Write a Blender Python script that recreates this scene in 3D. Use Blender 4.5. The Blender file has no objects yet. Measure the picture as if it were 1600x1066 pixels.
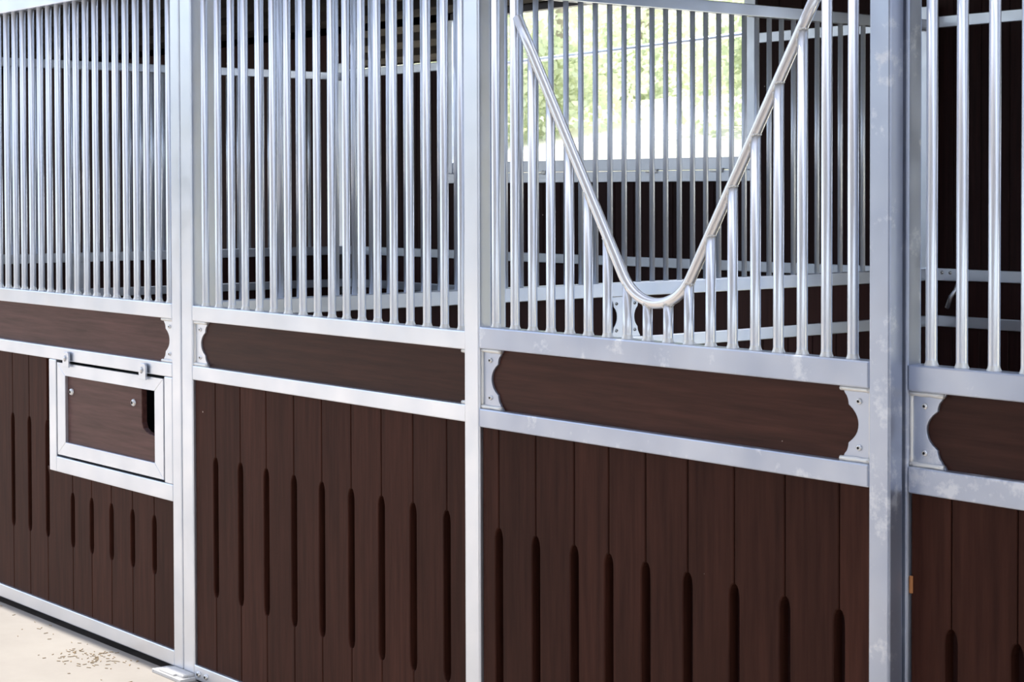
import bpy, bmesh, math, random
from mathutils import Vector, Matrix

sc = bpy.context.scene
COL = sc.collection
random.seed(7)

# ------------------------------------------------------------------ camera
cam_d = bpy.data.cameras.new('camera')
cam = bpy.data.objects.new('camera', cam_d)
COL.objects.link(cam)
FW = Vector((-0.77343853, 0.63341571, -0.02402851))
RT = Vector((0.633646, 0.77361853, -0.00266774))
UP = Vector((-0.01689911, 0.0172889, 0.99970771))
cam.matrix_world = Matrix(((RT.x, UP.x, -FW.x, 0.0),
                           (RT.y, UP.y, -FW.y, -2.92115),
                           (RT.z, UP.z, -FW.z, 1.58),
                           (0, 0, 0, 1)))
cam_d.sensor_fit = 'HORIZONTAL'
cam_d.sensor_width = 36.0
cam_d.lens = 2895.74 * 36.0 / 1600.0
cam_d.shift_y = -(533.0 - 366.81) / 1600.0
cam_d.clip_start = 0.05
cam_d.clip_end = 300
cam_d.dof.use_dof = True
cam_d.dof.focus_distance = 5.2
cam_d.dof.aperture_fstop = 16.0
sc.camera = cam

# ------------------------------------------------------------------ world, sun, exposure
w = bpy.data.worlds.new('sky_world')
sc.world = w
w.use_nodes = True
nt = w.node_tree
nt.nodes.clear()
wo = nt.nodes.new('ShaderNodeOutputWorld')
bg = nt.nodes.new('ShaderNodeBackground')
sky = nt.nodes.new('ShaderNodeTexSky')
sky.sky_type = 'NISHITA'
sky.sun_disc = False
sky.sun_elevation = math.radians(62)
sky.sun_rotation = math.radians(20)
sky.air_density = 1.0
sky.dust_density = 4.0
sky.ozone_density = 1.0
hsv = nt.nodes.new('ShaderNodeHueSaturation')
hsv.inputs['Saturation'].default_value = 0.65
nt.links.new(sky.outputs[0], hsv.inputs['Color'])
nt.links.new(hsv.outputs[0], bg.inputs[0])
bg.inputs[1].default_value = 0.45
nt.links.new(bg.outputs[0], wo.inputs[0])

sun_d = bpy.data.lights.new('sun', 'SUN')
sun_d.energy = 6.2
sun_d.angle = math.radians(0.53)
sun_d.color = (1.0, 0.95, 0.88)
sun = bpy.data.objects.new('sun', sun_d)
COL.objects.link(sun)
sdir = Vector((0.55, 0.0, -0.83))            # light travels this way: along the stable from the left
sun.rotation_euler = sdir.to_track_quat('-Z', 'Y').to_euler()
sun.location = (-14, 0, 20)

vs = sc.view_settings
vs.view_transform = 'Standard'
vs.look = 'None'
vs.gamma = 1.0
vs.use_curve_mapping = False
vs.exposure = 0.28

# ------------------------------------------------------------------ materials
def mat(name):
    m = bpy.data.materials.new(name)
    m.use_nodes = True
    n = m.node_tree
    return m, n, n.nodes['Principled BSDF']

def noise(n, scale, detail=4, rough=0.55, vec=None, sc3=None):
    t = n.nodes.new('ShaderNodeTexNoise')
    t.inputs['Scale'].default_value = scale
    t.inputs['Detail'].default_value = detail
    t.inputs['Roughness'].default_value = rough
    if vec is not None:
        if sc3:
            mp = n.nodes.new('ShaderNodeMapping')
            mp.inputs['Scale'].default_value = sc3
            n.links.new(vec, mp.inputs['Vector'])
            n.links.new(mp.outputs[0], t.inputs['Vector'])
        else:
            n.links.new(vec, t.inputs['Vector'])
    return t

def ramp(n, src, stops):
    r = n.nodes.new('ShaderNodeValToRGB')
    e = r.color_ramp.elements
    while len(e) < len(stops):
        e.new(0.5)
    for i, (p, c) in enumerate(stops):
        e[i].position = p
        e[i].color = (c[0], c[1], c[2], 1)
    n.links.new(src, r.inputs[0])
    return r

def mixc(n, a, b, fac):
    x = n.nodes.new('ShaderNodeMix')
    x.data_type = 'RGBA'
    for s, v in ((6, a), (7, b)):
        if hasattr(v, 'links'):
            n.links.new(v, x.inputs[s])
        else:
            x.inputs[s].default_value = (v[0], v[1], v[2], 1)
    if hasattr(fac, 'links'):
        n.links.new(fac, x.inputs[0])
    else:
        x.inputs[0].default_value = fac
    return x.outputs[2]

def bump(n, b, src, strength, dist=0.002):
    bp = n.nodes.new('ShaderNodeBump')
    bp.inputs['Strength'].default_value = strength
    bp.inputs['Distance'].default_value = dist
    n.links.new(src, bp.inputs['Height'])
    n.links.new(bp.outputs[0], b.inputs['Normal'])

def steel(name, tint=(0.78, 0.81, 0.88), dark=(0.66, 0.70, 0.78), stain=0.0, ro=(0.30, 0.38), metal=0.8):
    m, n, b = mat(name)
    tc = n.nodes.new('ShaderNodeNewGeometry')
    pos = tc.outputs['Position']
    n1 = noise(n, 1.5 if ro[0] == ro[1] else 5.0, 1 if ro[0] == ro[1] else 2, 0.5, pos)
    c = ramp(n, n1.outputs[0], [(0.3, dark), (0.7, tint)]).outputs[0]
    if stain:
        n2 = noise(n, 9.0, 6, 0.7, pos)
        s = ramp(n, n2.outputs[0], [(0.56, (0, 0, 0)), (0.64, (stain, stain, stain))]).outputs[0]
        c = mixc(n, c, (0.86, 0.87, 0.90), s)
    n.links.new(c, b.inputs['Base Color'])
    b.inputs['Metallic'].default_value = metal
    n3 = noise(n, 14.0, 1, 0.5, pos)
    r = ramp(n, n3.outputs[0], [(0.3, (ro[0],) * 3), (0.7, (ro[1],) * 3)])
    if stain:
        mr = mixc(n, r.outputs[0], (0.6, 0.6, 0.6), s)
        n.links.new(mr, b.inputs['Roughness'])
    elif ro[0] == ro[1]:
        b.inputs['Roughness'].default_value = ro[0]
    else:
        n.links.new(r.outputs[0], b.inputs['Roughness'])
    return m

def wood(name, c0, c1, rough=0.48, vertical=True, spec=0.07):
    m, n, b = mat(name)
    g = n.nodes.new('ShaderNodeNewGeometry')
    oi = n.nodes.new('ShaderNodeObjectInfo')
    add = n.nodes.new('ShaderNodeVectorMath')
    add.operation = 'ADD'
    cmb = n.nodes.new('ShaderNodeCombineXYZ')
    mu = n.nodes.new('ShaderNodeMath'); mu.operation = 'MULTIPLY'; mu.inputs[1].default_value = 37.0
    n.links.new(oi.outputs['Random'], mu.inputs[0])
    n.links.new(mu.outputs[0], cmb.inputs[2]); n.links.new(mu.outputs[0], cmb.inputs[0])
    n.links.new(g.outputs['Position'], add.inputs[0]); n.links.new(cmb.outputs[0], add.inputs[1])
    s3 = (26, 26, 1.6) if vertical else (1.6, 26, 26)
    n1 = noise(n, 2.2, 6, 0.62, add.outputs[0], s3)
    c = ramp(n, n1.outputs[0], [(0.28, c0), (0.72, c1)]).outputs[0]
    hs = n.nodes.new('ShaderNodeHueSaturation')
    mr = n.nodes.new('ShaderNodeMapRange')
    mr.inputs[3].default_value = 0.82; mr.inputs[4].default_value = 1.2
    n.links.new(oi.outputs['Random'], mr.inputs[0])
    n.links.new(mr.outputs[0], hs.inputs['Value'])
    n.links.new(c, hs.inputs['Color'])
    # small pale specks of dust and chips
    n2 = noise(n, 26.0, 2, 0.5, g.outputs['Position'])
    sp = ramp(n, n2.outputs[0], [(0.80, (0, 0, 0)), (0.815, (1, 1, 1))]).outputs[0]
    cc = mixc(n, hs.outputs[0], (0.55, 0.45, 0.38), sp)
    n.links.new(cc, b.inputs['Base Color'])
    b.inputs['Roughness'].default_value = rough
    b.inputs['Specular IOR Level'].default_value = spec
    bump(n, b, n1.outputs[0], 0.12, 0.002)
    return m

M_STEEL = steel('galvanised_steel', (0.80, 0.83, 0.895), (0.69, 0.73, 0.805), 0.0, (0.30, 0.38), 0.9)
M_PBAR = steel('dull_galvanised_tube', (0.84, 0.88, 0.95), (0.78, 0.82, 0.90), 0.0, (0.30, 0.30), 0.42)
M_BAR = steel('galvanised_tube', (0.85, 0.86, 0.89), (0.77, 0.79, 0.84), 0.0, (0.28, 0.28), 0.70)
M_WORN = steel('stained_galvanised_steel', (0.55, 0.595, 0.70), (0.42, 0.465, 0.58), 0.6, (0.28, 0.38))
M_YOKE = steel('bare_steel_tube', (0.88, 0.87, 0.87), (0.80, 0.79, 0.80), 0.0, (0.26, 0.26), 0.68)
M_BOLT = steel('bolt_steel', (0.8, 0.8, 0.8), (0.7, 0.7, 0.7), 0, (0.2, 0.3))
M_WOOD = wood('dark_hardwood', (0.030, 0.0102, 0.0068), (0.062, 0.0218, 0.0145))
M_BOARD = wood('dark_hardwood_board', (0.032, 0.011, 0.0078), (0.068, 0.0245, 0.017), 0.36, False, 0.13)
M_BOARD_PALE = wood('pale_hardwood_board', (0.046, 0.0185, 0.0155), (0.108, 0.048, 0.042), 0.36, False, 0.16)  # lighter copy of the board timber, for the left panel and hatch
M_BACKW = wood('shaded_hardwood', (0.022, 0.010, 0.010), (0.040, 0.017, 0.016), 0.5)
m, n, b = mat('black_plastic'); b.inputs['Base Color'].default_value = (0.01, 0.01, 0.011, 1); b.inputs['Roughness'].default_value = 0.55; M_BLACK = m
m, n, b = mat('socket_dark'); b.inputs['Base Color'].default_value = (0.03, 0.03, 0.03, 1); b.inputs['Roughness'].default_value = 0.6; M_SOCK = m
m, n, b = mat('corrugated_roof')
g = n.nodes.new('ShaderNodeNewGeometry')
t = noise(n, 3.0, 4, 0.6, g.outputs['Position'])
df = n.nodes.new('ShaderNodeBsdfDiffuse')
n.links.new(ramp(n, t.outputs[0], [(0.3, (0.04, 0.037, 0.036)), (0.7, (0.07, 0.064, 0.062))]).outputs[0], df.inputs[0])
n.links.new(df.outputs[0], n.nodes['Material Output'].inputs[0])
b.inputs['Roughness'].default_value = 0.8; b.inputs['Specular IOR Level'].default_value = 0.1; M_ROOF = m
m, n, b = mat('dark_beam'); b.inputs['Base Color'].default_value = (0.09, 0.09, 0.10, 1); b.inputs['Roughness'].default_value = 0.6; M_BEAM = m

m, n, b = mat('pale_concrete')
g = n.nodes.new('ShaderNodeNewGeometry')
t1 = noise(n, 1.6, 6, 0.65, g.outputs['Position'])
t2 = noise(n, 60.0, 3, 0.6, g.outputs['Position'])
c1 = ramp(n, t1.outputs[0], [(0.3, (0.26, 0.235, 0.208)), (0.7, (0.325, 0.297, 0.263))]).outputs[0]
s1 = ramp(n, t2.outputs[0], [(0.66, (0, 0, 0)), (0.74, (1, 1, 1))]).outputs[0]
n.links.new(mixc(n, c1, (0.30, 0.24, 0.19), s1), b.inputs['Base Color'])
b.inputs['Roughness'].default_value = 0.8
bump(n, b, t2.outputs[0], 0.15, 0.003); M_CONC = m
m, n, b = mat('stall_dirt')
g = n.nodes.new('ShaderNodeNewGeometry')
t1 = noise(n, 9.0, 6, 0.7, g.outputs['Position'])
n.links.new(ramp(n, t1.outputs[0], [(0.3, (0.035, 0.026, 0.02)), (0.7, (0.08, 0.06, 0.045))]).outputs[0], b.inputs['Base Color'])
b.inputs['Roughness'].default_value = 0.95; M_DIRT = m
m, n, b = mat('sunlit_sand')
g = n.nodes.new('ShaderNodeNewGeometry')
t1 = noise(n, 0.25, 5, 0.6, g.outputs['Position'])
n.links.new(ramp(n, t1.outputs[0], [(0.35, (0.56, 0.58, 0.42)), (0.65, (0.74, 0.70, 0.60))]).outputs[0], b.inputs['Base Color'])
b.inputs['Roughness'].default_value = 0.95; M_SAND = m
m, n, b = mat('leaf_overexposed')
oi = n.nodes.new('ShaderNodeNewGeometry')
t1 = noise(n, 0.9, 3, 0.6, oi.outputs['Position'])
lc = ramp(n, t1.outputs[0], [(0.3, (0.54, 0.61, 0.42)), (0.7, (0.76, 0.80, 0.63))]).outputs[0]  # glare of the overexposed outdoors put into the leaf colour
n.links.new(lc, b.inputs['Base Color'])
b.inputs['Roughness'].default_value = 0.6
tr = n.nodes.new('ShaderNodeBsdfTranslucent'); n.links.new(lc, tr.inputs[0])
mx = n.nodes.new('ShaderNodeMixShader'); mx.inputs[0].default_value = 0.45
out = n.nodes['Material Output']
n.links.new(b.outputs[0], mx.inputs[1]); n.links.new(tr.outputs[0], mx.inputs[2]); n.links.new(mx.outputs[0], out.inputs[0]); M_LEAF = m
m, n, b = mat('pale_reflector'); b.inputs['Base Color'].default_value = (0.60, 0.64, 0.72, 1); b.inputs['Roughness'].default_value = 0.8; M_OPP = m
m, n, b = mat('added_light_sheet')
tr = n.nodes.new('ShaderNodeBsdfTranslucent'); tr.inputs[0].default_value = (0.33, 0.37, 0.43, 1)
n.links.new(tr.outputs[0], n.nodes['Material Output'].inputs[0]); M_FROST = m
m, n, b = mat('blue_grey_reflector'); b.inputs['Base Color'].default_value = (0.28, 0.38, 0.60, 1); b.inputs['Roughness'].default_value = 0.8; M_YARD = m
m, n, b = mat('tree_bark'); b.inputs['Base Color'].default_value = (0.40, 0.36, 0.30, 1); b.inputs['Roughness'].default_value = 0.9; M_BARK = m
m, n, b = mat('straw'); b.inputs['Base Color'].default_value = (0.30, 0.22, 0.13, 1); b.inputs['Roughness'].default_value = 0.9; M_STRAW = m
m, n, b = mat('chipped_white_paint')
g = n.nodes.new('ShaderNodeNewGeometry')
t1 = noise(n, 40.0, 4, 0.7, g.outputs['Position'])
n.links.new(ramp(n, t1.outputs[0], [(0.33, (0.20, 0.18, 0.17)), (0.40, (0.66, 0.65, 0.64))]).outputs[0], b.inputs['Base Color'])
b.inputs['Roughness'].default_value = 0.6; M_CHIP = m
m, n, b = mat('weld_bead'); b.inputs['Base Color'].default_value = (0.80, 0.79, 0.76, 1); b.inputs['Roughness'].default_value = 0.45; b.inputs['Metallic'].default_value = 0.5; M_WELD = m
m, n, b = mat('raw_chip_wood'); b.inputs['Base Color'].default_value = (0.42, 0.17, 0.06, 1); b.inputs['Roughness'].default_value = 0.8; M_RAW = m

# ------------------------------------------------------------------ mesh helpers
def link(name, me, parent=None, material=None):
    o = bpy.data.objects.new(name, me)
    COL.objects.link(o)
    if parent:
        o.parent = parent
    if material and not me.materials:
        me.materials.append(material)
    return o

def finish(bm, name, material, parent=None, smooth=False):
    bmesh.ops.recalc_face_normals(bm, faces=bm.faces)
    me = bpy.data.meshes.new(name)
    bm.to_mesh(me)
    bm.free()
    if smooth:
        me.shade_smooth()
    return link(name, me, parent, material)

def add_box(bm, x0, x1, y0, y1, z0, z1, bev=0.0):
    vs_ = [bm.verts.new((x, y, z)) for x in (x0, x1) for y in (y0, y1) for z in (z0, z1)]
    idx = [(0, 1, 3, 2), (4, 6, 7, 5), (0, 4, 5, 1), (2, 3, 7, 6), (0, 2, 6, 4), (1, 5, 7, 3)]
    fs = [bm.faces.new([vs_[i] for i in f]) for f in idx]
    if bev:
        es = list({e for f in fs for e in f.edges})
        bmesh.ops.bevel(bm, geom=es, offset=bev, segments=2, profile=0.5, affect='EDGES')

def box(name, material, x0, x1, y0, y1, z0, z1, parent=None, bev=0.003):
    bm = bmesh.new()
    add_box(bm, x0, x1, y0, y1, z0, z1, bev)
    return finish(bm, name, material, parent)

def offset_poly(pts, d):
    n_ = len(pts); out_ = []
    area = sum(pts[i][0] * pts[(i + 1) % n_][1] - pts[(i + 1) % n_][0] * pts[i][1] for i in range(n_))
    s = 1 if area > 0 else -1
    for i in range(n_):
        p0, p1, p2 = pts[i - 1], pts[i], pts[(i + 1) % n_]
        a = Vector((p1[0] - p0[0], p1[1] - p0[1])).normalized()
        c = Vector((p2[0] - p1[0], p2[1] - p1[1])).normalized()
        n1_ = Vector((-a.y, a.x)); n2_ = Vector((-c.y, c.x))
        k = n1_ + n2_
        q = max(0.4, 1 + n1_.dot(n2_))
        out_.append((p1[0] + s * d * k.x / q, p1[1] + s * d * k.y / q))
    return out_

def add_prism(bm, pts, y0, y1, mapf, cham=0.0):
    """polygon pts in (a, z), extruded from depth y0 (front) to y1; mapf(a, y, z) -> point"""
    rings = []
    if cham:
        rings.append([bm.verts.new(mapf(a, y0, z)) for a, z in offset_poly(pts, cham)])
        rings.append([bm.verts.new(mapf(a, y0 + cham, z)) for a, z in pts])
    else:
        rings.append([bm.verts.new(mapf(a, y0, z)) for a, z in pts])
    rings.append([bm.verts.new(mapf(a, y1, z)) for a, z in pts])
    bm.faces.new(rings[0]); bm.faces.new(rings[-1])
    for r0, r1 in zip(rings, rings[1:]):
        for i in range(len(pts)):
            j = (i + 1) % len(pts)
            bm.faces.new((r0[i], r0[j], r1[j], r1[i]))

FRONT = lambda a, y, z: (a, y, z)

def sweep(bm, path, r, seg=20, nrm=Vector((0, 1, 0)), cap=True):
    rings = []
    for i, p in enumerate(path):
        p = Vector(p)
        t_ = (Vector(path[min(i + 1, len(path) - 1)]) - Vector(path[max(i - 1, 0)])).normalized()
        u_ = nrm.cross(t_).normalized(); v_ = t_.cross(u_)
        rr = r[i] if isinstance(r, (list, tuple)) else r
        rings.append([bm.verts.new(p + u_ * rr * math.cos(k * 2 * math.pi / seg) + v_ * rr * math.sin(k * 2 * math.pi / seg)) for k in range(seg)])
    for a_, b_ in zip(rings, rings[1:]):
        for k in range(seg):
            f = bm.faces.new((a_[k], a_[(k + 1) % seg], b_[(k + 1) % seg], b_[k])); f.smooth = True
    if cap:
        bm.faces.new(rings[0]); bm.faces.new(rings[-1])

def bar_mesh(h, r=0.0115, foot=True):
    bm = bmesh.new()
    if foot:
        sweep(bm, [(0, 0, 0), (0, 0, 0.003), (0, 0, 0.007), (0, 0, 0.012), (0, 0, 0.018), (0, 0, h)], [r + 0.0034, r + 0.0028, r + 0.0009, r, r, r], 24)
        bm.faces.ensure_lookup_table()
        for f in bm.faces:
            if f.calc_center_median().z < 0.010:
                f.material_index = 1
    else:
        sweep(bm, [(0, 0, 0), (0, 0, h)], [r, r], 20)
    bmesh.ops.recalc_face_normals(bm, faces=bm.faces)
    me = bpy.data.meshes.new('bar'); bm.to_mesh(me); bm.free()
    return me

def root(name, loc, label, cat, group=None):
    o = bpy.data.objects.new(name, None)
    COL.objects.link(o)
    o.location = loc
    o.empty_display_size = 0.2
    o['label'] = label; o['category'] = cat
    if group:
        o['group'] = group
    return o

def hold(rt, o):
    """parent o (built in world coordinates) to the empty rt"""
    o.parent = rt
    o.matrix_parent_inverse = Matrix.Translation(-Vector(rt.location))
    return o

def structure(o):
    o['kind'] = 'structure'
    return o

# scalloped bracket outline: distance from the stile (1 = tip) against height 0..1
SCAL = [(0.0, 1.0), (0.03, 0.97), (0.055, 0.93), (0.065, 0.90), (0.095, 0.87), (0.13, 0.81), (0.17, 0.775), (0.21, 0.757), (0.245, 0.75),
        (0.256, 0.72), (0.30, 0.615), (0.35, 0.53), (0.40, 0.475), (0.45, 0.445), (0.5, 0.436)]
SCAL = SCAL + [(1 - w_, u_) for w_, u_ in reversed(SCAL[:-1])]

def bolt_mesh():
    bm = bmesh.new()
    prof = [(0.0068, 0.0), (0.0066, 0.002), (0.0056, 0.0036), (0.0040, 0.0046), (0.0030, 0.0048), (0.0027, 0.0022), (0.0001, 0.0022)]
    rings = [[bm.verts.new((r_ * math.cos(k * math.pi / 8), -y_, r_ * math.sin(k * math.pi / 8))) for k in range(16)] for r_, y_ in prof]
    for i, (a_, b_) in enumerate(zip(rings, rings[1:])):
        for k in range(16):
            f = bm.faces.new((a_[k], a_[(k + 1) % 16], b_[(k + 1) % 16], b_[k]))
            f.smooth = i < 4
            if i >= 4:
                f.material_index = 1
    bmesh.ops.recalc_face_normals(bm, faces=bm.faces)
    me = bpy.data.meshes.new('bolt'); bm.to_mesh(me); bm.free()
    me.materials.append(M_BOLT); me.materials.append(M_SOCK)
    return me
BOLT = bolt_mesh()

def bolt(parent, rt, x, y, z, s=1.0):
    o = bpy.data.objects.new('bolt', BOLT)
    COL.objects.link(o)
    o.parent = parent

    o.location = (x, y, z)
    o.scale = (s, s, s)
    return o

def bracket(rt, xs, sgn, y, z0, z1, width=0.083, material=None):
    """plate at the stile edge xs reaching along sgn; y is the panel's front face"""
    material = material or M_STEEL
    h = z1 - z0
    pts = [(xs, z0)] + [(xs + sgn * u_ * width, z0 + w_ * h) for w_, u_ in SCAL] + [(xs, z1)]
    bm = bmesh.new()
    add_prism(bm, pts, y + 0.012, y + 0.018, FRONT, 0.0008)
    br = hold(rt, finish(bm, 'bracket', material))
    # weld seams round the plate
    bm = bmesh.new()
    for zz in (z0 + 0.0045, z1 - 0.0045):
        k = 7
        path = [(xs + sgn * (0.001 + i * (width * 0.95) / k), y + 0.0095 + random.uniform(-0.001, 0.001), zz) for i in range(k + 1)]
        sweep(bm, path, [0.0055 + random.uniform(-0.0008, 0.001) for _ in path], 8)
    path = [(xs + sgn * 0.0025, y + 0.0105, z0 + 0.004 + i * (h - 0.008) / 9) for i in range(10)]
    sweep(bm, path, [0.0035 + random.uniform(-0.0006, 0.0008) for _ in path], 8)
    wd = finish(bm, 'weld_seam', M_WELD, None, True)
    wd.parent = br
    for zz in (z0 + 0.19 * h, z0 + 0.81 * h):
        bolt(br, rt, xs + sgn * width * 0.40, y + 0.012, zz)
    return br

def plank_outline(x0, x1, z0, z1, sl, sr, gap=0.0028, sw=0.015, arc=0.032):
    """sl / sr: (z bottom, z top) of the half slot cut in the left / right edge, or None"""
    xl, xr = x0 + gap / 2, x1 - gap / 2
    pts = [(xl, z0), (xr, z0)]
    st = [0, 0.08, 0.3, 0.6, 0.85, 1.0]
    def edge(xe, s, zb, zt):
        d = sw - gap / 2
        p = []
        for q in st:                                   # quarter ellipse at the lower end
            p.append((xe + s * d * math.sin(q * math.pi / 2) , zb + arc * (1 - math.cos(q * math.pi / 2))))
        for q in reversed(st):
            p.append((xe + s * d * math.sin(q * math.pi / 2), zt - arc * (1 - math.cos(q * math.pi / 2))))
        return p
    if sr:
        pts += edge(xr, -1, *sr)
    pts += [(xr, z1), (xl, z1)]
    if sl:
        pts += list(reversed(edge(xl, 1, *sl)))
    return pts

def planks(rt, joints, y, z0, z1, slots, material, thick=0.028, tops=None, mapf=FRONT, cham=0.0022):
    for i in range(len(joints) - 1):
        sl = slots[i] if slots else None
        sr = slots[i + 1] if slots else None
        zt = tops[i] if tops else z1
        bm = bmesh.new()
        add_prism(bm, plank_outline(joints[i], joints[i + 1], z0, zt, sl, sr), y, y + thick, mapf, cham)
        o = finish(bm, 'plank', material)
        if rt is not None:
            hold(rt, o)

def rail(rt, x0, x1, y, z0, z1, depth=0.045, material=None, name='rail'):
    return hold(rt, box(name, material or M_STEEL, x0, x1, y, y + depth, z0, z1, None, 0.0035))

def bars(rt, xs, y, z0, z1, material=None):
    me = bar_mesh(z1 - z0)
    me.materials.append(material or M_BAR)
    me.materials.append(M_WELD)
    for x in xs:
        o = bpy.data.objects.new('bar', me)
        COL.objects.link(o)
        o.location = (x, y, z0)
        hold(rt, o)

def board(rt, x0, x1, y, z0, z1, name='board', material=None):
    return hold(rt, box(name, material or M_BOARD, x0, x1, y + 0.0185, y + 0.046, z0 - 0.004, z1 + 0.004, None, 0.002))

# ------------------------------------------------------------------ setting: floors, roof, back wall, window
structure(box('floor', M_CONC, -26, 9, -15, 0.052, -0.20, 0.0, None, 0.0))
structure(box('floor', M_DIRT, -18, 3, 0.052, 3.9, -0.24, -0.035, None, 0.0))

# added, unseen building across the yard, shaping what the front steel reflects
structure(box('wall_opposite_added', M_OPP, -7.0, 3.5, -9.2, -9.0, 0.0, 3.6, None, 0.0))
structure(box('ceiling', M_OPP, -6.4, 3.0, -9.6, -1.3, 3.6, 3.66, None, 0.0))  # added, unseen canopy that shapes the light on the right-hand panels

# added, unseen wall beyond the doorway, giving the partition steel blue reflections
structure(box('wall_yard_added', M_YARD, -6.2, 4.0, 7.4, 7.55, -0.3, 2.9, None, 0.0))

# terrain behind the stable: flat yard, then a pale bank rising to the trees
bm = bmesh.new()
NX, NY = 26, 30
gv = []
for j in range(NY + 1):
    yy = 3.9 + (j / NY) ** 1.6 * 75
    row = []
    for i in range(NX + 1):
        xx = -95 + i * 120 / NX
        rise = max(0.0, min(1.0, (yy - 9) / 26)); rise = rise * rise * (3 - 2 * rise)
        row.append(bm.verts.new((xx, yy, -0.10 + 4.1 * rise + (0.25 * math.sin(xx * 0.31 + yy * 0.2) if yy > 12 else 0))))
    gv.append(row)
for j in range(NY):
    for i in range(NX):
        f = bm.faces.new((gv[j][i], gv[j][i + 1], gv[j + 1][i + 1], gv[j + 1][i])); f.smooth = True
structure(finish(bm, 'ground', M_SAND))

# corrugated roof, ribs running along the stable, falling towards the back
def roof_z(y):
    return 2.625 + (3.85 - y) * 0.15
bm = bmesh.new()
def corrugated(x0, x1, ya, yb_):
    per = 0.34
    prof = []
    y = ya
    while y < yb_:
        for dy, dz in ((0, 0), (0.15, 0), (0.18, 0.06), (0.31, 0.06)):
            if y + dy <= yb_:
                prof.append((y + dy, roof_z(y + dy) + dz))
        y += per
    prof.append((yb_, roof_z(yb_)))
    lo0 = [bm.verts.new((x0, y_, z_)) for y_, z_ in prof]; lo1 = [bm.verts.new((x1, y_, z_)) for y_, z_ in prof]
    hi0 = [bm.verts.new((x0, y_, z_ + 0.012)) for y_, z_ in prof]; hi1 = [bm.verts.new((x1, y_, z_ + 0.012)) for y_, z_ in prof]
    for i in range(len(prof) - 1):
        bm.faces.new((lo0[i], lo0[i + 1], lo1[i + 1], lo1[i]))
        bm.faces.new((hi0[i], hi1[i], hi1[i + 1], hi0[i + 1]))
    bm.faces.new((lo0[0], lo1[0], hi1[0], hi0[0])); bm.faces.new((lo0[-1], hi0[-1], hi1[-1], lo1[-1]))
corrugated(-18, 3, 0.015, 0.5)
corrugated(-18, 3, 1.6, 3.95)
corrugated(-18, -8.95, 3.95, 4.3)
corrugated(-18, -9.6, 4.3, 4.85)
structure(finish(bm, 'ceiling', M_ROOF))
for k in range(7):                                            # added, unseen frosted sheets between the metal runs, to light the stalls
    bm = bmesh.new()
    xa, xb = -18 + 3 * k, -18 + 3 * k + 2.98
    y1 = 1.63
    q = [bm.verts.new((x_, y_, roof_z(y_) + 0.075)) for x_, y_ in ((xa, 0.47), (xb, 0.47), (xb, y1), (xa, y1))]
    q2 = [bm.verts.new(v.co + Vector((0, 0, 0.006))) for v in q]
    bm.faces.new(q); bm.faces.new(q2)
    for i in range(4):
        bm.faces.new((q[i], q[(i + 1) % 4], q2[(i + 1) % 4], q2[i]))
    structure(finish(bm, 'ceiling', M_FROST))
structure(box('trim_1', M_BEAM, -8.86, 3, 3.86, 3.92, 2.600, 2.640, None, 0.003))      # eaves beam over the back window

YB = 3.8485
# back wall: one setting piece with rails, boards and planks as its children
DX0, DX1 = -4.42, -1.45                 # wide back doorway of the near stall, standing open
bw = box('wall_back', M_STEEL, -9.98, DX0, YB, YB + 0.045, 1.170, 1.222, None, 0.003)
structure(bw)
def bwc(o):
    o.parent = bw
    return o
bwc(box('rail', M_STEEL, -9.98, -8.90, YB, YB + 0.045, 2.304, 2.356))
bwc(box('rail', M_STEEL, -6.36, DX0, YB, YB + 0.045, 2.304, 2.356))
for xa_, xb_ in ((-9.98, DX0), (DX1, 1.9)):
    bwc(box('rail', M_STEEL, xa_, xb_, YB, YB + 0.045, 0.961, 1.011))
    bwc(box('rail', M_STEEL, xa_, xb_, YB, YB + 0.045, 0.0, 0.05))
bwc(box('rail', M_STEEL, DX1, 1.9, YB, YB + 0.045, 2.304, 2.356))
bwc(box('rail', M_STEEL, DX1, 1.9, YB, YB + 0.045, 1.170, 1.222))
for xa_, xb_ in ((-9.98, -7.6), (-7.6, -5.27), (-5.27, DX0), (DX1, 1.9)):
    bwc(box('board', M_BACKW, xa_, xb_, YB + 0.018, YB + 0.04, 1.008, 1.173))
def back_planks(x0, x1, z0, z1):
    n_ = max(1, round((x1 - x0) / 0.15))
    for i in range(n_):
        a = x0 + (x1 - x0) * i / n_; c = x0 + (x1 - x0) * (i + 1) / n_
        bm_ = bmesh.new()
        add_prism(bm_, plank_outline(a, c, z0, z1, None, None, 0.003), YB + 0.014, YB + 0.04, FRONT, 0.003)
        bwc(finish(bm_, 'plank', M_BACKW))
back_planks(-17.5, -9.98, 0.0, 2.60)
back_planks(-9.98, -8.90, 1.219, 2.307)
back_planks(-8.90, -6.36, 1.219, 1.624)
back_planks(-6.36, DX0, 1.219, 2.307)
back_planks(-6.36, DX0, 2.353, 2.60)
back_planks(-9.98, DX0, 0.047, 0.964)
for z0_, z1_ in ((0.047, 0.964), (1.219, 2.307), (2.353, 2.60)):
    back_planks(DX1, 1.9, z0_, z1_)
dr = structure(box('door_1', M_STEEL, DX0, DX1, YB, YB + 0.05, 2.54, 2.595, None, 0.003))
for xj in (DX0, DX1 - 0.06):
    jb = box('jamb', M_STEEL, xj + 0.001, xj + 0.059, YB, YB + 0.05, 0.0, 2.54); jb.parent = dr

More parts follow.
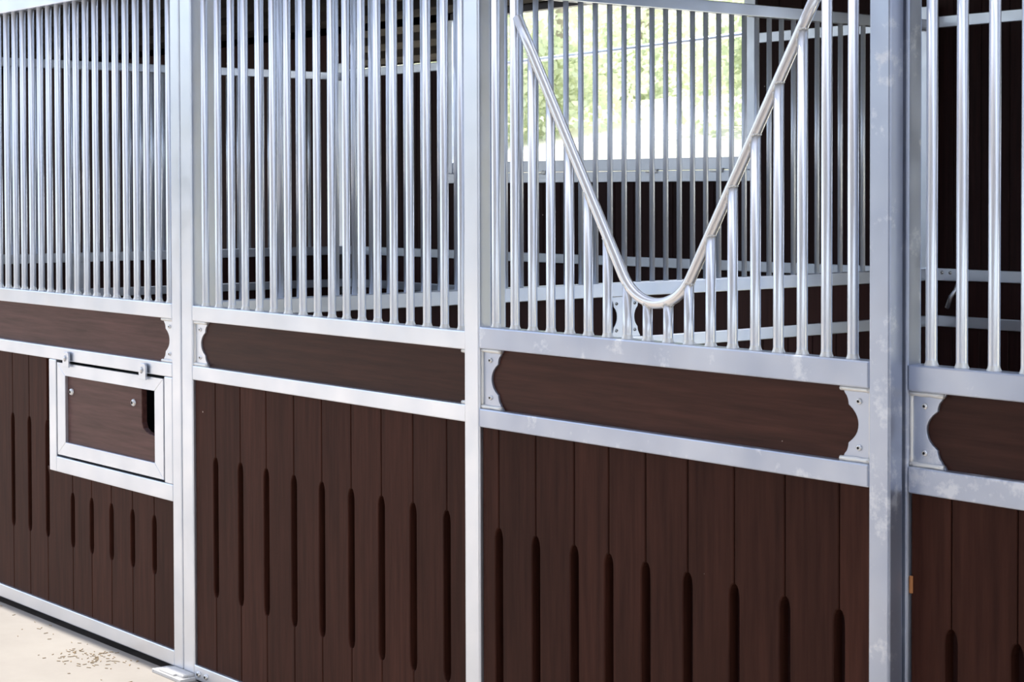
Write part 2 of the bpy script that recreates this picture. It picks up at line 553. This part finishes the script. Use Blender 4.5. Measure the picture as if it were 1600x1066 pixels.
# back windows: open shutter opening, sill channel, jambs, latches
def back_window(name, x0, x1, latches):
    win = structure(box(name, M_STEEL, x0, x1, YB - 0.004, YB + 0.05, 1.621, 1.680, None, 0.003))
    def wc(o):
        o.parent = win
    wc(box('sill_channel', M_STEEL, x0 + 0.066, x1 - 0.076, YB + 0.006, YB + 0.05, 1.682, 1.746))
    wc(box('jamb', M_STEEL, x0, x0 + 0.065, YB, YB + 0.05, 1.680, 2.60))
    wc(box('jamb', M_STEEL, x1 - 0.075, x1, YB, YB + 0.05, 1.680, 2.60))
    for xl_ in latches:
        bm = bmesh.new()
        add_box(bm, xl_ - 0.016, xl_ + 0.016, YB - 0.014, YB + 0.006, 1.668, 1.690, 0.003)
        add_box(bm, xl_ - 0.07, xl_ - 0.01, YB - 0.013, YB - 0.006, 1.670, 1.680, 0.002)
        wc(finish(bm, 'latch', M_BOLT))
back_window('window_1', -8.90, -6.36, (-7.974, -7.069, -6.592))

# ------------------------------------------------------------------ fixed panels and the yoke door
G = 0.05
ZT0, ZT1 = 2.257, 2.308

# ---- left stall front with the feed hatch
p1 = root('stall_front', (-7.6, G, 0), 'galvanised stall front at the far left with a framed feed hatch in its brown planks', 'stall front')
X0, XS0, XS1 = -9.90, -5.386, -5.329
hold(p1, box('stile', M_STEEL, XS0, XS1, G, G + 0.045, 0.0215, ZT1, None, 0.0045))
hold(p1, box('stile', M_STEEL, X0, X0 + 0.057, G, G + 0.045, 0.0, ZT1, None, 0.0045))
XL = X0 + 0.058
rail(p1, XL, XS0 - 0.0005, G, 1.162, 1.212, name='bar_rail')
rail(p1, XL, XS0 - 0.0005, G, 0.970, 1.0165, name='middle_rail')
rail(p1, XL, XS0 - 0.0005, G, 0.021, 0.072, name='bottom_rail')
rail(p1, XL, XS0 - 0.0005, G, ZT0, ZT1, name='top_rail')
bx = [-6.692, -6.618, -6.548, -6.475, -6.401, -6.328, -6.255, -6.178, -6.109, -6.033, -5.959, -5.881, -5.81, -5.735, -5.661, -5.587, -5.51, -5.434]
bx = [-6.692 - 0.0735 * k for k in range(42, 0, -1)] + bx
bars(p1, bx, G + 0.0225, 1.211, ZT0 + 0.004)
board(p1, XL + 0.001, XS0 - 0.001, G, 1.0165, 1.162, material=M_BOARD_PALE)
bracket(p1, XS0, -1, G, 1.0165, 1.162)
bracket(p1, XL, 1, G, 1.0165, 1.162)
SA, SB = (0.308, 0.740), (0.298, 0.497)
jl = [XL + 0.001] + [-6.637 - 0.1495 * k for k in range(21, 0, -1)] + [-6.637, -6.492, -6.341]
planks(p1, jl, G + 0.010, 0.070, 0.974, [None] + [SA] * (len(jl) - 1), M_WOOD)
jr = [-6.341, -6.136, -5.988, -5.838, -5.684, -5.531, XS0]
hold(p1, box('slot_shade_sheet', M_BACKW, XL + 0.001, XS0 - 0.001, G + 0.0385, G + 0.0445, 0.0725, 0.5615, None, 0))  # added dark sheet, stands for the shade inside the plank slots
hold(p1, box('slot_shade_sheet', M_BACKW, XL + 0.001, -6.304, G + 0.0385, G + 0.0445, 0.562, 0.9695, None, 0))
planks(p1, jr, G + 0.010, 0.070, 0.572, [(0.308, 0.5605)] + [SB] * 5 + [None], M_WOOD)
# hatch surround
rail(p1, -6.302, -6.246, G, 0.562, 0.9695, name='hatch_post')
rail(p1, -5.440, XS0 - 0.0008, G, 0.6185, 0.9695, name='hatch_post')
rail(p1, -6.2455, XS0 - 0.0008, G, 0.562, 0.618, name='hatch_rail')
# flap: mitred frame, recessed board with a cut corner, two bolts
fx0, fx1, fz0, fz1, fw_ = -6.236, -5.447, 0.626, 0.961, 0.062
def mitre(pts):
    bm_ = bmesh.new(); add_prism(bm_, pts, G + 0.001, G + 0.0125, FRONT, 0.0015); return bm_
ix0, ix1, iz0, iz1 = -6.172, -5.508, 0.675, 0.9155
fo = [(fx0, fz0), (fx1, fz0), (fx1, fz1), (fx0, fz1)]
fi = [(ix0, iz0), (ix1, iz0), (ix1, iz1), (ix0, iz1)]
hf = hold(p1, finish(mitre([fo[3], fo[2], fi[2], fi[3]]), 'hatch_flap', M_STEEL))
hf['label'] = 'framed feed hatch flap with recessed brown board'
def sub(o, par):
    o.parent = par; return o
for q in (0, 1, 3):
    sub(finish(mitre([fo[q], fo[(q + 1) % 4], fi[(q + 1) % 4], fi[q]]), 'flap_rail', M_STEEL), hf)
rad = [( -5.617, 0.99)] + [(-5.617, 0.80)] + [(-5.617 + 0.085 * (1 - math.cos(a)), 0.797 - 0.034 * math.sin(a)) for a in (0.5, 0.9, 1.25, 1.57)]
bp_ = [(fx0 + 0.01, 0.64), (fx1 - 0.01, 0.64), (fx1 - 0.01, 0.763)] + list(reversed(rad)) 
bp_[-1] = (-5.617, 0.945); bp_ += [(fx0 + 0.01, 0.945)]
bm = bmesh.new(); add_prism(bm, bp_, G + 0.0130, G + 0.032, FRONT, 0.002)
sub(finish(bm, 'hatch_board', M_BOARD_PALE), hf)
for x_, z_ in ((-6.139, 0.860), (-5.671, 0.862)):
    bolt(hf, p1, x_, G + 0.0130, z_, 1.9)
# black manger behind the hatch
bm = bmesh.new()
pts = [(-6.25, 0.62), (-5.42, 0.62), (-5.42, 0.98)] + [(-5.60 + 0.10 * math.cos(a) - 0.02, 0.90 - 0.17 * math.sin(a) + 0.05) for a in (0.15, 0.5, 0.8, 1.1, 1.4)] + [(-5.72, 0.775), (-6.25, 0.775)]
add_prism(bm, [(-6.25, 0.60), (-5.40, 0.60), (-5.40, 0.968), (-6.25, 0.968)], G + 0.15, G + 0.165, FRONT, 0)
add_prism(bm, [(-6.25, 0.60), (-5.40, 0.60), (-5.40, 0.615), (-6.25, 0.615)], G + 0.06, G + 0.15, FRONT, 0)
add_prism(bm, [(-5.415, 0.615), (-5.40, 0.615), (-5.40, 0.968), (-5.415, 0.968)], G + 0.06, G + 0.15, FRONT, 0)
add_prism(bm, [(-6.25, 0.615), (-6.235, 0.615), (-6.235, 0.968), (-6.25, 0.968)], G + 0.06, G + 0.15, FRONT, 0)
hold(p1, finish(bm, 'manger', M_BLACK))
bm = bmesh.new()
add_box(bm, -5.578, -5.555, G + 0.062, G + 0.072, 0.872, 0.925, 0.002)
add_box(bm, -5.572, -5.562, G + 0.056, G + 0.063, 0.858, 0.880, 0.002)
hold(p1, finish(bm, 'inner_latch', M_BOLT))
# two keeper tabs over the top of the flap
for xk in (-6.140, -5.568):
    bm = bmesh.new()
    a0, a1, c0_, c1_ = xk - 0.024, xk + 0.024, 0.950, 1.004
    rr = 0.010
    pts = [(a0, c0_), (a1, c0_), (a1, c1_ - rr), (a1 - rr * 0.3, c1_ - rr * 0.3), (a1 - rr, c1_), (a0 + rr, c1_), (a0 + rr * 0.3, c1_ - rr * 0.3), (a0, c1_ - rr)]
    add_prism(bm, pts, G - 0.012, G - 0.006, FRONT, 0.001)
    add_box(bm, a0 + 0.002, a0 + 0.008, G - 0.008, G, 0.968, 0.998, 0.0)
    tab = hold(p1, finish(bm, 'keeper_tab', M_STEEL))
    bm = bmesh.new()
    sweep(bm, [(xk - 0.004, G - 0.0125, 0.972), (xk + 0.001, G - 0.0155, 0.981), (xk - 0.002, G - 0.0125, 0.992)], [0.003, 0.004, 0.0025], 10)
    sub(finish(bm, 'stud', M_BOLT), tab)
# slot marks where the hatch surround meets the stile are real saw cuts between the tubes; foot plate below
bm = bmesh.new()
add_box(bm, -5.435, -5.245, G - 0.055, G + 0.06, 0.0, 0.012, 0.002)
add_box(bm, -5.388, -5.256, G - 0.040, G + 0.05, 0.012, 0.021, 0.003)
add_box(bm, -5.40, -5.30, G - 0.050, G - 0.030, 0.012, 0.019, 0.003)
fp = finish(bm, 'foot_plate', M_CHIP)
fp['label'] = 'chipped white-painted foot plate under the joined stiles on the concrete'; fp['category'] = 'foot plate'

# ---- second stall front
p2 = root('stall_front', (-4.5, G, 0), 'stall front with full-height bars between the hatch panel and the yoke door', 'stall front')
XS0, XS1 = -5.322, -5.253
XR0, XR1 = -3.767, -3.707
hold(p2, box('stile', M_STEEL, XS0, XS1, G, G + 0.045, 0.0215, ZT1, None, 0.0045))
hold(p2, box('stile', M_STEEL, XR0, XR1, G, G + 0.045, 0.0, ZT1, None, 0.0045))
rail(p2, XS1 + 0.0006, XR0 - 0.0005, G, 1.163, 1.212, name='bar_rail')
rail(p2, XS1 + 0.0006, XR0 - 0.0005, G, 0.973, 1.019, name='middle_rail')
br2 = rail(p2, XS1 + 0.0006, XR0 - 0.0005, G, 0.004, 0.052, name='bottom_rail')
for x_ in (-5.222, -5.175):
    bolt(br2, p2, x_, G, 0.026, 1.5)
rail(p2, XS1 + 0.0006, XR0 - 0.0005, G, ZT0, ZT1, name='top_rail')
bx = [-5.202, -5.119, -5.039, -4.959, -4.876, -4.795, -4.714, -4.633, -4.554, -4.479, -4.404, -4.327, -4.250, -4.172, -4.095, -4.018, -3.940, -3.864]
bars(p2, bx, G + 0.0225, 1.211, ZT0 + 0.004)
board(p2, XS1 + 0.0007, XR0 - 0.001, G, 1.019, 1.163)
bracket(p2, XS1 + 0.0006, 1, G, 1.019, 1.163)
bracket(p2, XR0, -1, G, 1.019, 1.163)
jt = [XS1 + 0.001, -5.126, -4.975, -4.824, -4.669, -4.519, -4.368, -4.219, -4.070, -3.918, XR0 - 0.001]
sl = [None, (0.288, 0.735), (0.287, 0.736), (0.283, 0.735), (0.278, 0.733), (0.275, 0.731), (0.271, 0.730), (0.266, 0.728), (0.266, 0.728), (0.268, 0.727), None]
hold(p2, box('slot_shade_sheet', M_BACKW, XS1 + 0.001, XR0 - 0.001, G + 0.0385, G + 0.0445, 0.0525, 0.9725, None, 0))  # dark sheet added so the slots read as shaded
planks(p2, jt, G + 0.010, 0.049, 0.977, sl, M_WOOD)

# ---- door with the V-shaped yoke, standing proud of the fixed panels
p3 = root('stall_door', (-3.07, 0.0, 0), 'stall door with a V-shaped tube yoke dipping between its upright bars', 'stall door')
XS0, XS1 = -3.763, -3.702
XR0, XR1 = -2.432, -2.379
hold(p3, box('stile', M_STEEL, XS0, XS1, 0, 0.043, 0.02, ZT1, None, 0.0045))
hold(p3, box('stile', M_WORN, XR0, XR1, 0, 0.043, 0.02, ZT1, None, 0.0045))
rail(p3, XS1 + 0.0006, XR0 - 0.0006, 0, 1.177, 1.232, name='bar_rail', material=M_WORN)
rail(p3, XS1 + 0.0006, XR0 - 0.0006, 0, 0.976, 1.0235, name='middle_rail', material=M_WORN)
rail(p3, XS1 + 0.0006, XR0 - 0.0006, 0, 0.03, 0.08, name='bottom_rail')
rail(p3, XS1 + 0.0006, XR0 - 0.0006, 0, ZT0, ZT1, name='top_rail')
board(p3, XS1 + 0.001, XR0 - 0.001, 0, 1.0235, 1.177)
bracket(p3, XS1 + 0.0006, 1, 0, 1.0235, 1.177, 0.083, M_WORN)
bracket(p3, XR0 - 0.0006, -1, 0, 1.0235, 1.177, 0.083, M_WORN)
YC, XC = 0.0225, -3.073
SLP, APEX, RV, RT_ = 0.613, 1.199, 0.132, 0.0128
ang = math.atan(SLP)
offt = RV * math.cos(ang); zc = APEX + RV / math.sin(ang)
path = []
ztop = APEX + 0.497 / SLP
zt_ = APEX + offt / SLP
for k in range(7):
    q = k / 7
    path.append((XC - 0.497 + (0.497 - offt) * q, YC, ztop + (zt_ - ztop) * q))
for k in range(25):
    th = math.pi + ang + (math.pi - 2 * ang) * k / 24
    path.append((XC + RV * math.cos(th), YC, zc + RV * math.sin(th)))
path += [(2 * XC - x_, YC, z_) for x_, _, z_ in reversed(path[:7])]
bm = bmesh.new()
sweep(bm, path, RT_, 28)
yk = hold(p3, finish(bm, 'yoke', M_YOKE))
yk['label'] = 'V-shaped bent steel tube yoke'
def yoke_z(dx):
    dx = abs(dx)
    return APEX + dx / SLP if dx > offt else zc - math.sqrt(RV * RV - dx * dx)
bx = [-3.658, -3.583, -3.514, -3.445, -3.375, -3.307, -3.239, -3.170, -3.102, -3.034, -2.967, -2.899, -2.832, -2.764, -2.697, -2.630, -2.563, -2.492]
full = [x for x in bx if abs(x - XC) > 0.50]
bars(p3, full, YC, 1.231, ZT0 + 0.004)
for x in bx:
    if abs(x - XC) <= 0.50:
        bars(p3, [x], YC, 1.231, yoke_z(x - XC))
# weld beads where the bars meet the yoke
for x in bx:
    if abs(x - XC) <= 0.50:
        bm = bmesh.new()
        z_ = yoke_z(x - XC)
        s_ = 1 if x > XC else -1
        lean = min(1.0, abs(x - XC) / 0.12)
        pth = []
        for k in range(13):
            a = k * 2 * math.pi / 12
            dx_ = 0.0119 * math.cos(a)
            # lower surface of the yoke above this point of the bar's rim
            off = (RT_ / math.cos(math.pi / 2 - ang)) if abs(x + dx_ - XC) > offt else RT_ * 1.05
            zz = yoke_z(x + dx_ - XC) - math.sqrt(max(0.0, 1 - (math.sin(a)) ** 2 * 0.9)) * off
            pth.append((x + dx_, YC + 0.0119 * math.sin(a), zz))
        for q0, q1 in zip(pth, pth[1:]):
            sweep(bm, [q0, q1], [0.0018 + random.uniform(0, 0.0006)] * 2, 6, Vector((0.3, 0.2, 0.93)))
        hold(p3, finish(bm, 'weld_seam', M_WELD, None, True))
jt = [XS1 + 0.001, -3.635, -3.490, -3.346, -3.223, -3.097, -2.960, -2.816, -2.668, -2.518, XR0 - 0.001]
sl = [None] + [(0.28, z_) for z_ in (0.725, 0.725, 0.724, 0.722, 0.722, 0.720, 0.717, 0.715, 0.713)] + [None]
hold(p3, box('slot_shade_sheet', M_BACKW, XS1 + 0.001, XR0 - 0.001, 0.0385, 0.0445, 0.0805, 0.9755, None, 0))  # slot shade added as a dark sheet behind the door planks
planks(p3, jt, 0.010, 0.077, 0.980, sl, M_WOOD)

# ---- right stall front
p4 = root('stall_front', (-1.8, G, 0), 'stained galvanised stall front cut off by the right edge of the view', 'stall front')
XS0, XS1 = -2.436, -2.374
hold(p4, box('stile', M_WORN, XS0, XS1, G, G + 0.045, 0.0, ZT1, None, 0.0045))
hold(p4, box('stile', M_WORN, -1.06, -1.0, G, G + 0.045, 0.0, ZT1, None, 0.0045))
rail(p4, XS1 + 0.0006, -1.0605, G, 1.174, 1.227, name='bar_rail', material=M_WORN)
rail(p4, XS1 + 0.0006, -1.0605, G, 0.968, 1.022, name='middle_rail', material=M_WORN)
rail(p4, XS1 + 0.0006, -1.0605, G, 0.004, 0.055, name='bottom_rail', material=M_WORN)
rail(p4, XS1 + 0.0006, -1.0605, G, ZT0, ZT1, name='top_rail', material=M_WORN)
bars(p4, [-2.332, -2.258, -2.182, -2.107] + [-2.107 + 0.0745 * k for k in range(1, 14)], G + 0.0225, 1.226, ZT0 + 0.004, M_BAR)
board(p4, XS1 + 0.001, -1.061, G, 1.022, 1.174)
bracket(p4, XS1 + 0.0006, 1, G, 1.022, 1.174, 0.086, M_WORN)
bracket(p4, -1.0606, -1, G, 1.022, 1.174, 0.086, M_WORN)
jt = [XS1 + 0.001, -2.273, -2.118] + [-2.118 + 0.15 * k for k in range(1, 7)] + [-1.061]
hold(p4, box('slot_shade_sheet', M_BACKW, XS1 + 0.001, -1.061, G + 0.0385, G + 0.0445, 0.0555, 0.9675, None, 0))  # added dark sheet in place of shade behind the slots
planks(p4, jt, G + 0.010, 0.052, 0.972, [None] + [(0.28, 0.708)] * (len(jt) - 2) + [None], M_WOOD)
o = hold(p4, box('wood_chip', M_RAW, XS1 + 0.002, XS1 + 0.0085, G + 0.004, G + 0.0095, 0.765, 0.800, None, 0.001))

# ------------------------------------------------------------------ partitions running back from the fronts
def partition(xf, y0, y1, label, bar_ys, brk_ys):
    rt = root('stall_partition', (xf - 0.022, (y0 + y1) / 2, 0), label, 'partition', None)
    SIDE = lambda a, y, z: (xf - y, a, z)                 # depth runs away from the right-hand face
    def sbox(name, y_a, y_b, z0, z1, d0=0.0, d1=0.045, material=None, bev=0.003):
        return hold(rt, box(name, material or M_STEEL, xf - d1, xf - d0, y_a, y_b, z0, z1, None, bev))
    sbox('post', y0, y0 + 0.045, 0.0, 2.338, 0.0005, 0.0455)
    sbox('post', y1 - 0.05, y1 - 0.002, 0.0, 2.40, -0.012, 0.045)
    ya, yb_ = y0 + 0.0455, y1 - 0.0505
    sbox('top_rail', ya, yb_, 2.289, 2.338)
    sbox('bar_rail', ya, yb_, 1.168, 1.222)
    sbox('middle_rail', ya, yb_, 0.961, 1.011)
    sbox('bottom_rail', ya, yb_, 0.0, 0.05)
    sbox('board', ya, yb_, 1.007, 1.172, 0.016, 0.036, M_BACKW)
    me = bar_mesh(2.291 - 1.221, 0.0108, False); me.materials.append(M_PBAR)
    for yy in bar_ys:
        ob = bpy.data.objects.new('bar', me); COL.objects.link(ob); ob.location = (xf - 0.0225, yy, 1.2215); hold(rt, ob)
    for yc in brk_ys:
        h = 1.168 - 1.011
        half = [(0.0775 * (1 - (1 - u_) * 0.73), 1.011 + w_ * h) for w_, u_ in SCAL]
        pts = [(yc + a, z) for a, z in half] + [(yc - a, z) for a, z in reversed(half)]
        bm_ = bmesh.new(); add_prism(bm_, pts, 0.008, 0.013, SIDE, 0.0008)
        bk = hold(rt, finish(bm_, 'bracket', M_STEEL))
        for sy in (-1, 1):
            for zz in (1.011 + 0.17 * h, 1.011 + 0.83 * h):
                bo = bpy.data.objects.new('bolt', BOLT); COL.objects.link(bo); bo.parent = bk

                bo.location = (xf - 0.008, yc + sy * 0.048, zz); bo.rotation_euler = (0, 0, math.pi / 2)
    n_ = round((yb_ - ya) / 0.15)
    for i in range(n_):
        bm_ = bmesh.new()
        add_prism(bm_, plank_outline(ya + (yb_ - ya) * i / n_, ya + (yb_ - ya) * (i + 1) / n_, 0.047, 0.964, None, None, 0.003), 0.012, 0.038, SIDE, 0.0025)
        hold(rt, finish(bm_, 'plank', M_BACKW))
    return rt

YS = [1.365 + 0.0743 * k for k in range(-16, 33) if 0.19 < 1.365 + 0.0743 * k < 3.77]
partition(-5.251, 0.097, YB - 0.002, 'barred partition behind the V-shaped yoke, with a double scalloped bracket', YS, [1.953])
YZ = [0.22 + 0.0743 * k for k in range(0, 49) if 0.22 + 0.0743 * k < 3.77]
partition(-9.931, 0.097, YB - 0.002, 'barred partition farthest left, seen through the bars above the feed hatch', YZ, [1.953])

# corner strap and lever where the near partition meets the back wall
cs = root('corner_bracket', (-5.18, YB - 0.008, 1.196), 'small steel corner strap with bolts on the back wall rail at the right', 'bracket')
hold(cs, box('strap', M_STEEL, -5.238, -5.13, YB - 0.008, YB - 0.001, 1.168, 1.224, None, 0.002))
for x_ in (-5.21, -5.165):
    bo = bpy.data.objects.new('bolt', BOLT); COL.objects.link(bo); bo.location = (x_, YB - 0.008, 1.205); bo.scale = (1.3,) * 3; hold(cs, bo)
bm = bmesh.new()
sweep(bm, [(-5.165, YB - 0.03, 1.05), (-5.14, YB - 0.035, 1.10), (-5.125, YB - 0.02, 1.13), (-5.12, YB - 0.004, 1.172)], [0.010, 0.010, 0.009, 0.009], 10, Vector((0, 1, 0.2)))
hold(cs, finish(bm, 'lever', M_STEEL))

# ------------------------------------------------------------------ loose straw on the aisle floor
bm = bmesh.new()
for k in range(170):
    x_ = random.uniform(-7.4, -5.1); y_ = -abs(random.gauss(0, 0.28)) + 0.03
    if random.random() < 0.5:
        x_ = random.gauss(-5.75, 0.09); y_ = random.gauss(-0.06, 0.05)
    if y_ > 0.045: continue
    l_ = random.uniform(0.0025, 0.009); a = random.uniform(0, math.pi); wd_ = random.uniform(0.0008, 0.0016)
    d = Vector((math.cos(a), math.sin(a), 0)); e = Vector((-d.y, d.x, 0)) * wd_; p = Vector((x_, y_, 0.0004)); top = Vector((0, 0, 0.0016))
    if p.y > 0.028: p.y = 0.028
    q = [bm.verts.new(v) for v in (p - d * l_ - e, p + d * l_ - e, p + d * l_ + e, p - d * l_ + e)]
    q2 = [bm.verts.new(v.co + top) for v in q]
    bm.faces.new(q2)
    for i in range(4):
        bm.faces.new((q[i], q[(i + 1) % 4], q2[(i + 1) % 4], q2[i]))
st = finish(bm, 'straw_litter', M_STRAW)
st['kind'] = 'stuff'; st['label'] = 'bits of straw scattered on the pale aisle floor'; st['category'] = 'straw'

# ------------------------------------------------------------------ outside: rail, trees
pr = root('fence_rail', (-11.5, 7.0, -0.1), 'thin grey horizontal rail outside the bright back window', 'fence')
bm = bmesh.new(); sweep(bm, [(-14.0, 7.0, 2.61), (-7.0, 7.0, 2.775)], 0.018, 10); hold(pr, finish(bm, 'rail', M_WORN))
for x_ in (-13.9, -7.1):
    bm = bmesh.new(); sweep(bm, [(x_, 7.03, -0.1), (x_, 7.03, 2.85)], 0.03, 10); hold(pr, finish(bm, 'post', M_STEEL))

def tree(x, y, z, h, r, label, seed):
    rnd = random.Random(seed)
    t_ = root('tree', (x, y, z), label, 'tree', 'trees on the bank behind the stable')
    bm_ = bmesh.new()
    sweep(bm_, [(x, y, z - 0.3), (x + 0.1, y, z + h * 0.3), (x - 0.1, y, z + h * 0.7)], [0.22, 0.17, 0.08], 8, Vector((0, 1, 0)))
    hold(t_, finish(bm_, 'trunk', M_BARK))
    bm_ = bmesh.new()
    blobs = [(Vector((x + rnd.gauss(0, r * 0.4), y - rnd.uniform(0.2, 1.0) * r * 0.5, z + h * rnd.uniform(0.03, 0.25))), r * rnd.uniform(0.3, 0.5)) for _ in range(9)]
    blobs += [(Vector((x + rnd.gauss(0, r * 0.5), y + rnd.gauss(0, r * 0.4), z + h * rnd.uniform(0.06, 0.95))), r * rnd.uniform(0.3, 0.55)) for _ in range(22)]
    for c_, br_ in blobs:
        for _ in range(240):
            d = Vector((rnd.gauss(0, 1), rnd.gauss(0, 1), rnd.gauss(0, 1))).normalized() * br_ * rnd.uniform(0.55, 1.05)
            p = c_ + d
            s_ = rnd.uniform(0.07, 0.15)
            u_ = Vector((rnd.gauss(0, 1), rnd.gauss(0, 1), rnd.gauss(0, 1))).normalized(); v_ = u_.orthogonal().normalized()
            bm_.faces.new([bm_.verts.new(p + q_) for q_ in (-u_ * s_, v_ * s_ * 0.6, u_ * s_, -v_ * s_ * 0.6)])
    me = bpy.data.meshes.new('foliage'); bm_.to_mesh(me); bm_.free()
    f_ = link('foliage', me, None, M_LEAF); hold(t_, f_); f_['kind'] = 'stuff'

for k, (x, y, h, r, lab) in enumerate((
        (-46.5, 34.5, 9.0, 3.2, 'leftmost pale green tree in the bright back window'),
        (-33.5, 26.0, 7.5, 2.7, 'low pale green tree left of centre in the back window, nearest of the trees'),
        (-38.5, 33.5, 9.0, 3.2, 'pale green tree in the middle of the back window, behind the low tree'),
        (-26.5, 27.0, 7.5, 2.7, "pale green tree against the back window's right jamb"),
        (-45.0, 45.0, 11.5, 4.0, 'tallest pale green tree, farthest back beyond the back window'))):
    rise = max(0.0, min(1.0, (y - 9) / 26)); rise = rise * rise * (3 - 2 * rise)
    tree(x, y, -0.1 + 4.1 * rise, h, r, lab, k + 2)
